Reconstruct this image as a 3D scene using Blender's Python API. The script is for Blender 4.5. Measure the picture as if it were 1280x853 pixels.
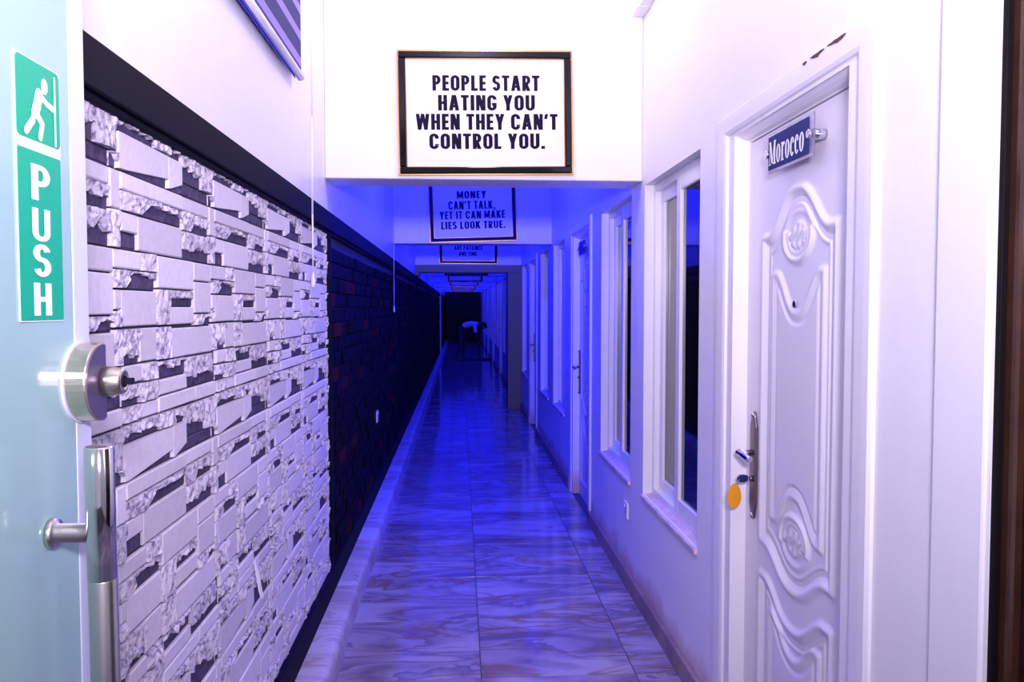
import bpy, bmesh, math, random
import numpy as np
from mathutils import Vector, noise

for o in list(bpy.data.objects):
    bpy.data.objects.remove(o)
S = bpy.context.scene
COL = S.collection
PI = math.pi
# corridor runs along +Y, X to the right, Z up, camera at the origin 1.5 m above the floor
# ------------------------------------------------------------------ camera
cam = bpy.data.cameras.new('camera')
cam.sensor_width = 36.0
cam.lens = 36.0 * 1000.0 / 1280.0
cam.clip_start = 0.02
cam.clip_end = 200
co = bpy.data.objects.new('camera', cam)
COL.objects.link(co)
co.location = (0, 0, 1.5)
YAW = math.atan(65 / 1000.0)
PITCH = math.atan(41.5 / math.hypot(1000, 65))
co.rotation_euler = (PI / 2 - PITCH, 0, -YAW)
S.camera = co
# ------------------------------------------------------------------ light
S.view_settings.view_transform = 'Standard'
S.view_settings.look = 'None'
S.view_settings.gamma = 1
S.view_settings.use_curve_mapping = False
S.view_settings.exposure = 0.0
w = bpy.data.worlds.new('world')
S.world = w
w.use_nodes = True
w.node_tree.nodes['Background'].inputs[0].default_value = (0.76, 0.68, 1.0, 1)
w.node_tree.nodes['Background'].inputs[1].default_value = 0.6

def area(name, loc, rot, sx, sy, power, col, spread=PI):
    l = bpy.data.lights.new(name, 'AREA')
    l.shape = 'RECTANGLE'
    l.size, l.size_y = sx, sy
    l.energy = power
    l.color = col
    l.spread = spread
    o = bpy.data.objects.new(name, l)
    COL.objects.link(o)
    o.location = loc
    o.rotation_euler = rot
    return o

# unseen white light added as camera flash, behind it, facing down the corridor
area('camera_flash', (0.12, -0.32, 1.88), (PI / 2 + 0.30, 0, 0), 0.3, 0.2, 57, (0.89, 0.76, 1.0), 2.2)
# white ceiling lamp of the first bay
def point(name, loc, power, col, rad):
    l = bpy.data.lights.new(name, 'POINT')
    l.energy = power
    l.color = col
    l.shadow_soft_size = rad
    o = bpy.data.objects.new(name, l)
    COL.objects.link(o)
    o.location = loc
point('entrance_ceiling_lamp', (0.13, 3.4, 3.08), 15, (0.90, 0.78, 1.0), 0.12)
# blue tubes on the ceiling of every bay behind the beams
PER = 3.93
B0 = 3.95
for k in range(8):
    yc = B0 + 0.25 + PER * k + (PER - 0.25) / 2
    point('blue_lamp', (0.13, yc, 3.15), [280, 120, 80, 75, 90, 90, 80, 35][k], (0.010, 0.014, 1.0), 0.06)

# ------------------------------------------------------------------ materials
def nmat(name):
    m = bpy.data.materials.new(name)
    m.use_nodes = True
    return m, m.node_tree, m.node_tree.nodes['Principled BSDF']

def mat(name, col, rough=0.5, metal=0.0, bump=0.0, scale=40, var=0.0, spec=0.5, coat=0.0, trans=0.0, vscale=None):
    m, t, b = nmat(name)
    b.inputs['Base Color'].default_value = (*col, 1)
    b.inputs['Roughness'].default_value = rough
    b.inputs['Metallic'].default_value = metal
    b.inputs['Specular IOR Level'].default_value = spec
    b.inputs['Coat Weight'].default_value = coat
    b.inputs['Transmission Weight'].default_value = trans
    tc = t.nodes.new('ShaderNodeTexCoord')
    n = t.nodes.new('ShaderNodeTexNoise')
    n.inputs['Scale'].default_value = vscale or scale
    n.inputs['Detail'].default_value = 4
    t.links.new(tc.outputs['Object'], n.inputs['Vector'])
    if var > 0:
        r = t.nodes.new('ShaderNodeValToRGB')
        r.color_ramp.elements[0].position = 0.3
        r.color_ramp.elements[1].position = 0.7
        r.color_ramp.elements[0].color = (*[c * (1 - var) for c in col], 1)
        r.color_ramp.elements[1].color = (*[min(1, c * (1 + var * .5)) for c in col], 1)
        t.links.new(n.outputs['Fac'], r.inputs['Fac'])
        t.links.new(r.outputs['Color'], b.inputs['Base Color'])
    if bump > 0:
        n2 = t.nodes.new('ShaderNodeTexNoise')
        n2.inputs['Scale'].default_value = scale
        n2.inputs['Detail'].default_value = 3
        t.links.new(tc.outputs['Object'], n2.inputs['Vector'])
        bp = t.nodes.new('ShaderNodeBump')
        bp.inputs['Strength'].default_value = bump
        bp.inputs['Distance'].default_value = 0.004
        t.links.new(n2.outputs['Fac'], bp.inputs['Height'])
        t.links.new(bp.outputs['Normal'], b.inputs['Normal'])
    return m

def plaster_mat():
    """white painted plaster, a little trowel waviness, brown scuffing just above the skirting"""
    m, t, b = nmat('white_plaster')
    N, L = t.nodes, t.links
    b.inputs['Roughness'].default_value = 0.38
    tc = N.new('ShaderNodeTexCoord')
    sep = N.new('ShaderNodeSeparateXYZ')
    L.new(tc.outputs['Object'], sep.inputs[0])
    n = N.new('ShaderNodeTexNoise'); n.inputs['Scale'].default_value = 5; n.inputs['Detail'].default_value = 5
    L.new(tc.outputs['Object'], n.inputs['Vector'])
    ma = N.new('ShaderNodeMath'); ma.operation = 'MULTIPLY_ADD'
    L.new(n.outputs['Fac'], ma.inputs[0]); ma.inputs[1].default_value = 0.22
    L.new(sep.outputs['Z'], ma.inputs[2])
    mr = N.new('ShaderNodeMapRange')
    L.new(ma.outputs[0], mr.inputs[0])
    mr.inputs[1].default_value = 0.20; mr.inputs[2].default_value = 0.30
    mx = N.new('ShaderNodeMix'); mx.data_type = 'RGBA'
    L.new(mr.outputs[0], mx.inputs['Factor'])
    mx.inputs['A'].default_value = (0.62, 0.45, 0.42, 1)
    mx.inputs['B'].default_value = (0.84, 0.83, 0.86, 1)
    L.new(mx.outputs['Result'], b.inputs['Base Color'])
    n2 = N.new('ShaderNodeTexNoise'); n2.inputs['Scale'].default_value = 3.5; n2.inputs['Detail'].default_value = 4
    L.new(tc.outputs['Object'], n2.inputs['Vector'])
    bp = N.new('ShaderNodeBump'); bp.inputs['Strength'].default_value = 0.25; bp.inputs['Distance'].default_value = 0.03
    L.new(n2.outputs['Fac'], bp.inputs['Height'])
    L.new(bp.outputs['Normal'], b.inputs['Normal'])
    return m

def marble_mat(name, base, vein, brown, rough):
    m, t, b = nmat(name)
    N, L = t.nodes, t.links
    b.inputs['Roughness'].default_value = rough
    b.inputs['Specular IOR Level'].default_value = 0.3
    geo = N.new('ShaderNodeNewGeometry')
    oi = N.new('ShaderNodeObjectInfo')
    cmb = N.new('ShaderNodeCombineXYZ')
    mul = N.new('ShaderNodeMath'); mul.operation = 'MULTIPLY'; mul.inputs[1].default_value = 30
    L.new(oi.outputs['Random'], mul.inputs[0]); L.new(mul.outputs[0], cmb.inputs[2])
    add = N.new('ShaderNodeVectorMath'); add.operation = 'ADD'
    L.new(geo.outputs['Position'], add.inputs[0]); L.new(cmb.outputs[0], add.inputs[1])
    mp = N.new('ShaderNodeMapping')
    mp.inputs['Rotation'].default_value = (0, 0, 0.30)
    mp.inputs['Scale'].default_value = (0.8, 2.5, 1.0)
    L.new(add.outputs[0], mp.inputs['Vector'])
    # broad cloudy layers running across the tile
    n1 = N.new('ShaderNodeTexNoise'); n1.inputs['Scale'].default_value = 1.5; n1.inputs['Detail'].default_value = 6
    n1.inputs['Distortion'].default_value = 0.9
    L.new(mp.outputs[0], n1.inputs['Vector'])
    r1 = N.new('ShaderNodeValToRGB')
    e = r1.color_ramp.elements
    e[0].position = 0.36; e[0].color = (*vein, 1)
    e[1].position = 0.60; e[1].color = (*base, 1)
    x = e.new(0.47); x.color = (*[a * .72 + c * .28 for a, c in zip(base, vein)], 1)
    x = e.new(0.475); x.color = (*vein, 1)
    x = e.new(0.53); x.color = (*[(a + c) / 2 for a, c in zip(base, vein)], 1)
    L.new(n1.outputs['Fac'], r1.inputs['Fac'])
    # thin ochre veins
    n2 = N.new('ShaderNodeTexNoise'); n2.inputs['Scale'].default_value = 1.25; n2.inputs['Detail'].default_value = 5
    n2.inputs['Distortion'].default_value = 1.2
    L.new(mp.outputs[0], n2.inputs['Vector'])
    sb = N.new('ShaderNodeMath'); sb.operation = 'SUBTRACT'; sb.inputs[1].default_value = 0.5
    L.new(n2.outputs['Fac'], sb.inputs[0])
    ab = N.new('ShaderNodeMath'); ab.operation = 'ABSOLUTE'; L.new(sb.outputs[0], ab.inputs[0])
    mr = N.new('ShaderNodeMapRange'); mr.inputs[1].default_value = 0.0; mr.inputs[2].default_value = 0.035
    mr.inputs[3].default_value = 0.8; mr.inputs[4].default_value = 0
    L.new(ab.outputs[0], mr.inputs[0])
    n3 = N.new('ShaderNodeTexNoise'); n3.inputs['Scale'].default_value = 2.2
    L.new(add.outputs[0], n3.inputs['Vector'])
    mr3 = N.new('ShaderNodeMapRange'); mr3.inputs[1].default_value = 0.36; mr3.inputs[2].default_value = 0.52
    L.new(n3.outputs['Fac'], mr3.inputs[0])
    mm = N.new('ShaderNodeMath'); mm.operation = 'MULTIPLY'
    L.new(mr.outputs[0], mm.inputs[0]); L.new(mr3.outputs[0], mm.inputs[1])
    mx = N.new('ShaderNodeMix'); mx.data_type = 'RGBA'
    L.new(mm.outputs[0], mx.inputs['Factor'])
    L.new(r1.outputs['Color'], mx.inputs['A'])
    mx.inputs['B'].default_value = (*brown, 1)
    L.new(mx.outputs['Result'], b.inputs['Base Color'])
    return m

def stone_mat(name, lo, hi, scale, p0, p1, bump, rough=0.75, spec=0.25):
    m, t, b = nmat(name)
    N, L = t.nodes, t.links
    b.inputs['Roughness'].default_value = rough
    b.inputs['Specular IOR Level'].default_value = spec
    geo = N.new('ShaderNodeNewGeometry')
    n = N.new('ShaderNodeTexNoise'); n.inputs['Scale'].default_value = scale; n.inputs['Detail'].default_value = 6
    n.inputs['Roughness'].default_value = 0.65
    L.new(geo.outputs['Position'], n.inputs['Vector'])
    r = N.new('ShaderNodeValToRGB')
    r.color_ramp.elements[0].position = p0; r.color_ramp.elements[0].color = (*lo, 1)
    r.color_ramp.elements[1].position = p1; r.color_ramp.elements[1].color = (*hi, 1)
    L.new(n.outputs['Fac'], r.inputs['Fac'])
    oi = N.new('ShaderNodeObjectInfo')
    mr = N.new('ShaderNodeMapRange'); mr.inputs[3].default_value = 0.86; mr.inputs[4].default_value = 1.06
    L.new(oi.outputs['Random'], mr.inputs[0])
    vm = N.new('ShaderNodeVectorMath'); vm.operation = 'SCALE'
    L.new(r.outputs['Color'], vm.inputs[0]); L.new(mr.outputs[0], vm.inputs['Scale'])
    L.new(vm.outputs[0], b.inputs['Base Color'])
    bp = N.new('ShaderNodeBump'); bp.inputs['Strength'].default_value = bump; bp.inputs['Distance'].default_value = 0.006
    L.new(n.outputs['Fac'], bp.inputs['Height'])
    L.new(bp.outputs['Normal'], b.inputs['Normal'])
    return m

M = {}
M['plaster'] = plaster_mat()
M['paint'] = mat('white_gloss_paint', (0.84, 0.83, 0.87), 0.28, bump=0.05, scale=12)
M['upvc'] = mat('white_plastic', (0.82, 0.82, 0.86), 0.25, bump=0.02, scale=30)
M['door'] = mat('white_door_skin', (0.77, 0.75, 0.81), 0.35, bump=0.06, scale=220)
M['sill'] = mat('pinkish_sill_paint', (0.72, 0.55, 0.58), 0.6, bump=0.4, scale=25, var=0.25, vscale=14)
M['tinted'] = mat('tinted_window_glass', (0.006, 0.005, 0.007), 0.04, spec=0.8, bump=0.006, scale=2)
M['tile'] = marble_mat('marble_floor_tile', (0.42, 0.37, 0.42), (0.17, 0.135, 0.18), (0.24, 0.125, 0.055), 0.10)
M['kerbtile'] = marble_mat('marble_skirting_tile', (0.66, 0.62, 0.63), (0.42, 0.36, 0.36), (0.40, 0.24, 0.14), 0.3)
M['browntile'] = mat('brown_skirting_tile', (0.30, 0.21, 0.18), 0.35, var=0.35, vscale=6)
M['grout'] = mat('dark_grout', (0.10, 0.09, 0.10), 0.8, var=0.2)
M['black'] = mat('black_painted_wood', (0.005, 0.005, 0.012), 0.6, bump=0.05, scale=60, spec=0.05)
M['joint'] = mat('dark_joint', (0.035, 0.025, 0.05), 0.9, var=0.3)
M['smooth'] = stone_mat('pale_smooth_stone', (0.66, 0.62, 0.71), (0.76, 0.72, 0.80), 60, 0.3, 0.7, 0.15)
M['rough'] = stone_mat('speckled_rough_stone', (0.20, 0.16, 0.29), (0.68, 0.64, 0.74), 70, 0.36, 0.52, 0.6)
M['stoneshade'] = stone_mat('painted_stone_shade', (0.035, 0.025, 0.065), (0.13, 0.095, 0.20), 55, 0.3, 0.75, 0.3)  # printed shadow below overhanging stones, put into the colour
M['darkbrick'] = stone_mat('dark_brick', (0.0015, 0.001, 0.001), (0.007, 0.003, 0.003), 30, 0.35, 0.75, 0.5, 0.7, 0.06)
M['redbrick'] = stone_mat('dark_red_brick', (0.02, 0.003, 0.001), (0.09, 0.012, 0.004), 30, 0.35, 0.75, 0.5, 0.7, 0.06)
M['steel'] = mat('brushed_steel', (0.62, 0.60, 0.56), 0.30, metal=1.0, bump=0.03, scale=150)
M['polished'] = mat('polished_steel', (0.75, 0.72, 0.68), 0.09, metal=1.0)
M['nickel'] = mat('satin_brass_nickel', (0.66, 0.60, 0.47), 0.28, metal=1.0, bump=0.04, scale=120)
M['lockface'] = mat('dark_violet_metal', (0.16, 0.13, 0.22), 0.35, metal=0.6)
M['chrome'] = mat('chrome', (0.72, 0.70, 0.76), 0.12, metal=1.0)
M['gunmetal'] = mat('dark_bronze_metal', (0.22, 0.17, 0.19), 0.3, metal=0.9)
M['glassdoor'] = mat('frosted_aqua_glass', (0.34, 0.55, 0.53), 0.12, spec=0.5, coat=0.2, var=0.04, vscale=1.2)
M['glassedge'] = mat('pale_glass_edge', (0.62, 0.66, 0.80), 0.2)
M['green'] = mat('push_green', (0.0, 0.40, 0.21), 0.4)
M['white'] = mat('print_white', (0.90, 0.90, 0.90), 0.35)
M['paper'] = mat('print_paper', (0.80, 0.77, 0.84), 0.5, spec=0.3)
M['ink'] = mat('print_ink', (0.010, 0.008, 0.025), 0.8, spec=0.1)
M['frame'] = mat('black_lacquer_frame', (0.004, 0.003, 0.006), 0.08, spec=0.4)
M['gold'] = mat('gold_frame_edge', (0.75, 0.45, 0.16), 0.25, metal=1.0)
M['navy'] = mat('navy_sign', (0.010, 0.020, 0.15), 0.5, spec=0.15)
M['acrylic'] = mat('clear_acrylic', (0.80, 0.78, 0.95), 0.05, trans=0.85)
M['orange'] = mat('orange_plastic', (0.90, 0.36, 0.01), 0.3)
M['keyblue'] = mat('dark_blue_plastic', (0.01, 0.015, 0.10), 0.3)
M['navyfab'] = mat('navy_blind_fabric', (0.025, 0.03, 0.16), 0.8, bump=0.1, scale=400)
M['lilacfab'] = mat('lilac_blind_mesh', (0.33, 0.24, 0.66), 0.8, bump=0.1, scale=400)
M['bluelight'] = mat('painted_blue_light', (0.06, 0.06, 0.75), 0.3)  # blue light caught by the blind's rail, put into the colour
M['cord'] = mat('white_cord', (0.85, 0.82, 0.88), 0.5)
M['brownwood'] = mat('brown_glossy_wood', (0.045, 0.018, 0.010), 0.14, var=0.3, vscale=9, spec=0.7)
M['maroon'] = mat('dark_maroon_panel', (0.020, 0.006, 0.007), 0.25, var=0.4, vscale=12)
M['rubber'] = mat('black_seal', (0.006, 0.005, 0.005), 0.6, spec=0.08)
M['olive'] = mat('greyish_olive_paint', (0.20, 0.19, 0.12), 0.5)
M['chip'] = mat('dark_red_primer', (0.10, 0.015, 0.02), 0.6)
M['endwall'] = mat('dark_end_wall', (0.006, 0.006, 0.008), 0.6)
M['skin'] = mat('person_skin', (0.10, 0.05, 0.035), 0.5)
M['shirt'] = mat('pale_shirt_cloth', (0.65, 0.65, 0.70), 0.8)
M['trouser'] = mat('dark_trouser_cloth', (0.03, 0.03, 0.04), 0.85)
M['hair'] = mat('black_hair', (0.004, 0.004, 0.004), 0.7)

# ------------------------------------------------------------------ mesh helpers
class MB:
    def __init__(s): s.v = []; s.f = []; s.m = []; s.sm = []
    def face(s, idx, mi=0, smooth=False): s.f.append(tuple(idx)); s.m.append(mi); s.sm.append(smooth)
    def poly(s, pts, mi=0):
        b = len(s.v); s.v += [tuple(p) for p in pts]; s.face(range(b, b + len(pts)), mi); return s
    def box(s, x0, x1, y0, y1, z0, z1, mi=0):
        b = len(s.v)
        s.v += [(x, y, z) for x in (x0, x1) for y in (y0, y1) for z in (z0, z1)]
        for f in ((0, 1, 3, 2), (4, 6, 7, 5), (0, 4, 5, 1), (2, 3, 7, 6), (0, 2, 6, 4), (1, 5, 7, 3)):
            s.face([b + i for i in f], mi)
        return s
    def tube(s, p0, p1, r0, r1=None, n=16, mi=0, caps=True, capmi=None):
        r1 = r0 if r1 is None else r1
        p0, p1 = Vector(p0), Vector(p1)
        d = (p1 - p0).normalized()
        a = d.orthogonal().normalized(); c = d.cross(a)
        b = len(s.v)
        for p, r in ((p0, r0), (p1, r1)):
            for i in range(n):
                t = 2 * PI * i / n
                s.v.append(tuple(p + a * math.cos(t) * r + c * math.sin(t) * r))
        for i in range(n):
            j = (i + 1) % n
            s.face((b + i, b + j, b + n + j, b + n + i), mi, True)
        if caps:
            cm = mi if capmi is None else capmi
            s.face([b + i for i in range(n)][::-1], cm); s.face([b + n + i for i in range(n)], cm)
        return s
    def path(s, pts, r, n=8, mi=0):
        for a, b in zip(pts, pts[1:]): s.tube(a, b, r, n=n, mi=mi)
        return s
    def lathe(s, c, ax, prof, n=24, mi=0):
        """prof: list of (distance along axis, radius)"""
        c = Vector(c); d = Vector(ax).normalized(); a = d.orthogonal().normalized(); e = d.cross(a)
        b = len(s.v)
        for h, r in prof:
            for i in range(n):
                t = 2 * PI * i / n
                s.v.append(tuple(c + d * h + a * math.cos(t) * r + e * math.sin(t) * r))
        for k in range(len(prof) - 1):
            for i in range(n):
                j = (i + 1) % n
                s.face((b + k * n + i, b + k * n + j, b + (k + 1) * n + j, b + (k + 1) * n + i), mi, True)
        s.face([b + i for i in range(n)][::-1], mi); s.face([b + (len(prof) - 1) * n + i for i in range(n)], mi)
        return s
    def prism(s, pts, off, mi=0):
        """closed outline (3-D points) pushed by vector off"""
        n = len(pts); b = len(s.v); o = Vector(off)
        s.v += [tuple(p) for p in pts] + [tuple(Vector(p) + o) for p in pts]
        s.face([b + i for i in range(n)][::-1], mi); s.face([b + n + i for i in range(n)], mi)
        for i in range(n):
            j = (i + 1) % n
            s.face((b + i, b + j, b + n + j, b + n + i), mi)
        return s
    def mesh(s, name, mats, bevel=0.0, recalc=True, seg=2):
        me = bpy.data.meshes.new(name)
        me.from_pydata(s.v, [], s.f)
        for m in (mats if isinstance(mats, (list, tuple)) else [mats]):
            me.materials.append(M[m])
        me.polygons.foreach_set('material_index', s.m)
        me.polygons.foreach_set('use_smooth', s.sm)
        if recalc or bevel > 0:
            bm = bmesh.new(); bm.from_mesh(me)
            if bevel > 0:
                ed = [e for e in bm.edges if len(e.link_faces) == 2 and e.calc_face_angle(0) > 0.6]
                bmesh.ops.bevel(bm, geom=ed, offset=bevel, segments=seg, affect='EDGES', profile=0.5)
            bmesh.ops.recalc_face_normals(bm, faces=bm.faces)
            bm.to_mesh(me); bm.free()
        me.update()
        return me
    def build(s, name, mats, parent=None, bevel=0.0, recalc=True, **kw):
        return obj(name, s.mesh(name, mats, bevel, recalc), parent, **kw)

def obj(name, data, parent=None, loc=None, label=None, cat=None, group=None, kind=None):
    o = bpy.data.objects.new(name, data)
    COL.objects.link(o)
    if parent is not None: o.parent = parent
    if loc is not None: o.location = loc
    tag(o, label, cat, group, kind)
    return o

def tag(o, label=None, cat=None, group=None, kind=None):
    for k, v in (('label', label), ('category', cat), ('group', group), ('kind', kind)):
        if v: o[k] = v
    return o

def thing(name, loc, **kw): return obj(name, None, None, loc, **kw)

# ------------------------------------------------------------------ lettering (flat print)
class G2:
    """collects 2-D polygons of a line of lettering"""
    def __init__(s): s.p = []
    def r(s, x0, y0, x1, y1): s.p.append([(x0, y0), (x1, y0), (x1, y1), (x0, y1)])
    def dg(s, x0, y0, x1, y1, t): s.p.append([(x0 - t / 2, y0), (x0 + t / 2, y0), (x1 + t / 2, y1), (x1 - t / 2, y1)])
    def arc(s, cx, cy, rx, ry, tx, ty, a0, a1, n=14):
        for i in range(n):
            q = []
            for a, k in ((a0 + (a1 - a0) * i / n, 0), (a0 + (a1 - a0) * (i + 1) / n, 0), (a0 + (a1 - a0) * (i + 1) / n, 1), (a0 + (a1 - a0) * i / n, 1)):
                t = math.radians(a)
                q.append((cx + (rx - k * tx) * math.cos(t), cy + (ry - k * ty) * math.sin(t)))
            s.p.append(q)
    def stroke(s, pts, t):
        for (x0, y0), (x1, y1) in zip(pts, pts[1:]):
            l = math.hypot(x1 - x0, y1 - y0); nx, ny = -(y1 - y0) / l * t / 2, (x1 - x0) / l * t / 2
            s.p.append([(x0 + nx, y0 + ny), (x0 - nx, y0 - ny), (x1 - nx, y1 - ny), (x1 + nx, y1 + ny)])
        for x, y in pts: s.disc(x, y, t / 2)
    def disc(s, x, y, r, ry=None):
        s.p.append([(x + r * math.cos(2 * PI * i / 16), y + (ry or r) * math.sin(2 * PI * i / 16)) for i in range(16)])
    def mesh(s, fn):
        mb = MB()
        # strokes of one letter overlap: each lies a hair in front of the last
        o, u, v = (Vector(fn(*p)) for p in ((0, 0), (1, 0), (0, 1)))
        nrm = (u - o).cross(v - o).normalized()
        for i, q in enumerate(s.p): mb.poly([Vector(fn(x, y)) + nrm * (i * 1.5e-5) for x, y in q])
        return mb

def glyph(ch, t):
    g = G2(); W = 0.46; u = t * 0.88
    if ch == 'P' or ch == 'R':
        g.r(0, 0, t, 1); b = 0.40; g.r(t, 1 - u, W * .5, 1); g.r(t, b, W * .5, b + u)
        g.arc(W * .5, (1 + b) / 2, W * .5, (1 - b) / 2, t, u, -90, 90)
        if ch == 'R': g.dg(W - t * .52, 0, W * .45, b + u * .4, t * 1.05)
    elif ch == 'E' or ch == 'F' or ch == 'L':
        W = 0.37; g.r(0, 0, t, 1)
        if ch != 'F': g.r(t, 0, W, u)
        if ch != 'L': g.r(t, 1 - u, W, 1); g.r(t, .5 - u / 2, W - .02, .5 + u / 2)
    elif ch in 'OCGU':
        W = 0.5; ry = .27
        g.r(0, ry, t, 1 if ch == 'U' else 1 - ry)
        g.arc(W / 2, ry, W / 2, ry, t, u, 180, 360 if ch != 'C' else 350)
        if ch == 'U': g.r(W - t, ry, W, 1)
        else: g.arc(W / 2, 1 - ry, W / 2, ry, t, u, 180, 0 if ch == 'O' else 5)
        if ch == 'O': g.r(W - t, ry, W, 1 - ry)
        if ch == 'C': g.r(W - t, 1 - ry - .06, W, 1 - ry + .02); g.r(W - t, ry - .02, W, ry + .06)
        if ch == 'G': g.r(W - t, 1 - ry - .03, W, 1 - ry + .02); g.r(W - t, ry - .01, W, .5); g.r(W * .5, .5 - u, W, .5)
    elif ch == 'S':
        W = 0.45; m = .52
        ry1 = (1 - m + u / 2) / 2; ry2 = (m + u / 2) / 2
        g.arc(W / 2, 1 - ry1, W / 2, ry1, t, u, 15, 278); g.arc(W / 2, ry2, W / 2, ry2, t, u, 98, -165)
    elif ch == 'T':
        W = 0.42; g.r(0, 1 - u, W, 1); g.r(W / 2 - t / 2, 0, W / 2 + t / 2, 1 - u)
    elif ch == 'A':
        W = 0.54; g.dg(t * .5, 0, W / 2 - t * .08, 1, t); g.dg(W - t * .5, 0, W / 2 + t * .08, 1, t); g.r(t, .2, W - t, .2 + u * .9)
    elif ch == 'H':
        W = 0.48; g.r(0, 0, t, 1); g.r(W - t, 0, W, 1); g.r(t, .5 - u / 2, W - t, .5 + u / 2)
    elif ch == 'I':
        W = t; g.r(0, 0, t, 1)
    elif ch == 'N':
        W = 0.5; g.r(0, 0, t * .9, 1); g.r(W - t * .9, 0, W, 1); g.dg(W - t * .6, 0, t * .6, 1, t * 1.1)
    elif ch == 'M':
        W = 0.64; g.r(0, 0, t * .9, 1); g.r(W - t * .9, 0, W, 1); g.dg(W / 2, .12, t * .55, 1, t * .95); g.dg(W / 2, .12, W - t * .55, 1, t * .95)
    elif ch == 'W':
        W = 0.72; a = t * .95
        g.dg(W * .27, 0, a / 2, 1, a); g.dg(W * .27, 0, W * .5, 1, a * .9); g.dg(W * .73, 0, W * .5, 1, a * .9); g.dg(W * .73, 0, W - a / 2, 1, a)
    elif ch == 'Y':
        W = 0.5; g.r(W / 2 - t / 2, 0, W / 2 + t / 2, .42); g.dg(W / 2, .38, t * .5, 1, t); g.dg(W / 2, .38, W - t * .5, 1, t)
    elif ch == 'K':
        W = 0.5; g.r(0, 0, t, 1); g.dg(t * .9, .48, W - t * .5, 1, t * 1.1); g.dg(W - t * .5, 0, t * 1.2, .58, t * 1.15)
    elif ch == 'D':
        W = 0.5; g.r(0, 0, t, 1); g.r(t, 0, W * .4, u); g.r(t, 1 - u, W * .4, 1); g.arc(W * .4, .5, W * .6, .5, t, u, -90, 90)
    elif ch == '.':
        W = t; g.r(0, 0, t, t)
    elif ch == ',':
        W = t; g.r(0, 0, t, t); g.dg(t * .3, -t * .9, t * .6, 0, t * .6)
    elif ch == "'":
        W = t; g.dg(t * .3, .68, t * .6, 1, t * .85)
    elif ch == '-':
        W = .3; g.r(0, .42, .3, .42 + u)
    elif ch == ' ':
        W = .17
    return g, W

def line(text, t=0.15, gap=0.09):
    out = []; x = 0
    for ch in text:
        g, W = glyph(ch, t)
        g.p = [[(px + x, py) for px, py in q] for q in g.p]
        if g.p: out.append(g)
        x += W + gap
    return out, x - gap

# ------------------------------------------------------------------ setting
XR = 0.905          # right wall face
XL = -0.650         # left wall face
YE = 35.2           # end of the corridor
YB = -1.6           # wall ends behind the camera (open to the lobby)
ZC = 3.2
ZB = 2.128          # underside of the beams

doors = [(1.85, 2.59), (5.63, 6.35)]
wins = [(2.985, 3.895), (4.195, 5.09), (6.895, 7.725), (8.145, 8.955)]
yy = 9.52
while yy < YE - 3.5:
    doors.append((yy, yy + 0.72)); wins.append((yy + 1.25, yy + 2.1)); wins.append((yy + 2.5, yy + 3.32)); yy += PER
DZ = 2.045; WZ0, WZ1 = 0.575, 2.10
BROWN = (0.42, 1.30)   # dark brown door right beside the camera
CW = 0.135             # casing width

fl = MB().box(XL - .2, XR + .2, YB, YE + .2, -0.1, -0.004).build('floor', 'grout', kind='structure', label='polished marble tiled corridor floor')
MB().box(XL - .2, XR + .2, YB, YE + .2, ZC, ZC + .12).build('ceiling', 'plaster', kind='structure', label='white ceiling above the corridor beams')
MB().box(XL - .2, XL, YB, YE + .2, 0, ZC).build('wall_left', 'plaster', kind='structure', label='left corridor wall, white plaster above the dark rail')
# right wall with openings
ops = sorted([(a, b, 'w') for a, b in wins] + [(a - .02, b + .02, 'd') for a, b in doors] + [(BROWN[0], BROWN[1], 'b')])
mb = MB(); y = YB; T = 0.16
for a, b, k in ops:
    mb.box(XR, XR + T, y, a, 0, ZC)
    if k == 'w':
        mb.box(XR, XR + T, a, b, 0, WZ0); mb.box(XR, XR + T, a, b, WZ1, ZC)
    elif k == 'd': mb.box(XR, XR + T, a, b, DZ + .02, ZC)
    else: mb.box(XR, XR + T, a, b, 2.42, ZC)
    y = b
mb.box(XR, XR + T, y, YE + .2, 0, ZC)
mb.build('wall_right', 'plaster', kind='structure', label='white plastered right corridor wall with doors and windows')
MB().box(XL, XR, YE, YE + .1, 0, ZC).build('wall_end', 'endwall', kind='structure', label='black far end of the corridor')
# beams
ORD = ['first', 'second', 'third', 'fourth', 'fifth', 'sixth', 'seventh', 'eighth']
NB = 8
for k in range(NB):
    y0 = B0 + PER * k
    MB().box(XL, XR, y0, y0 + .25, ZB, ZC).build('trim_%d' % (k + 1), 'plaster', bevel=.006, kind='structure',
        label='white plaster beam across the corridor, %s from the camera' % ORD[k])
# olive portal under the third beam
y0 = B0 + PER * 2
MB().box(XR - .20, XR, y0 - .03, y0 + .28, 0, 2.02).box(XL, XL + .06, y0 - .03, y0 + .28, 1.97, 2.02).box(XL, XR, y0 - .03, y0 + .28, 2.02, 2.127)\
    .build('trim_9', 'olive', bevel=.004, kind='structure', label='greyish door surround under the third beam')
# pilaster at the far left
MB().box(XL, XL + .06, 25.0, 25.3, 0, ZC).build('trim_10', 'plaster', bevel=.004, kind='structure', label='narrow blue-lit pilaster on the far left wall')

# floor tiles
xs = [(-0.52, 0.083), (0.083, 0.715), (0.715, XR)]
TS = 0.611; g = 0.0022
tm = {}
for c, (a, b) in enumerate(xs):
    mbt = MB(); wx = (b - a) / 2 - g; wy = TS / 2 - g
    mbt.box(-wx, wx, -wy, wy, -.012, 0)
    tm[c] = mbt.mesh('floor_tile', 'tile', bevel=.0012, seg=1)
row0 = 3.186 - TS * 5
r = 0
while row0 + TS * r < YE:
    for c, (a, b) in enumerate(xs):
        obj('floor_tile', tm[c], fl, ((a + b) / 2, row0 + TS * (r + .5), random.Random(r * 3 + c).uniform(-.0004, .0004)))
    r += 1

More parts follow.
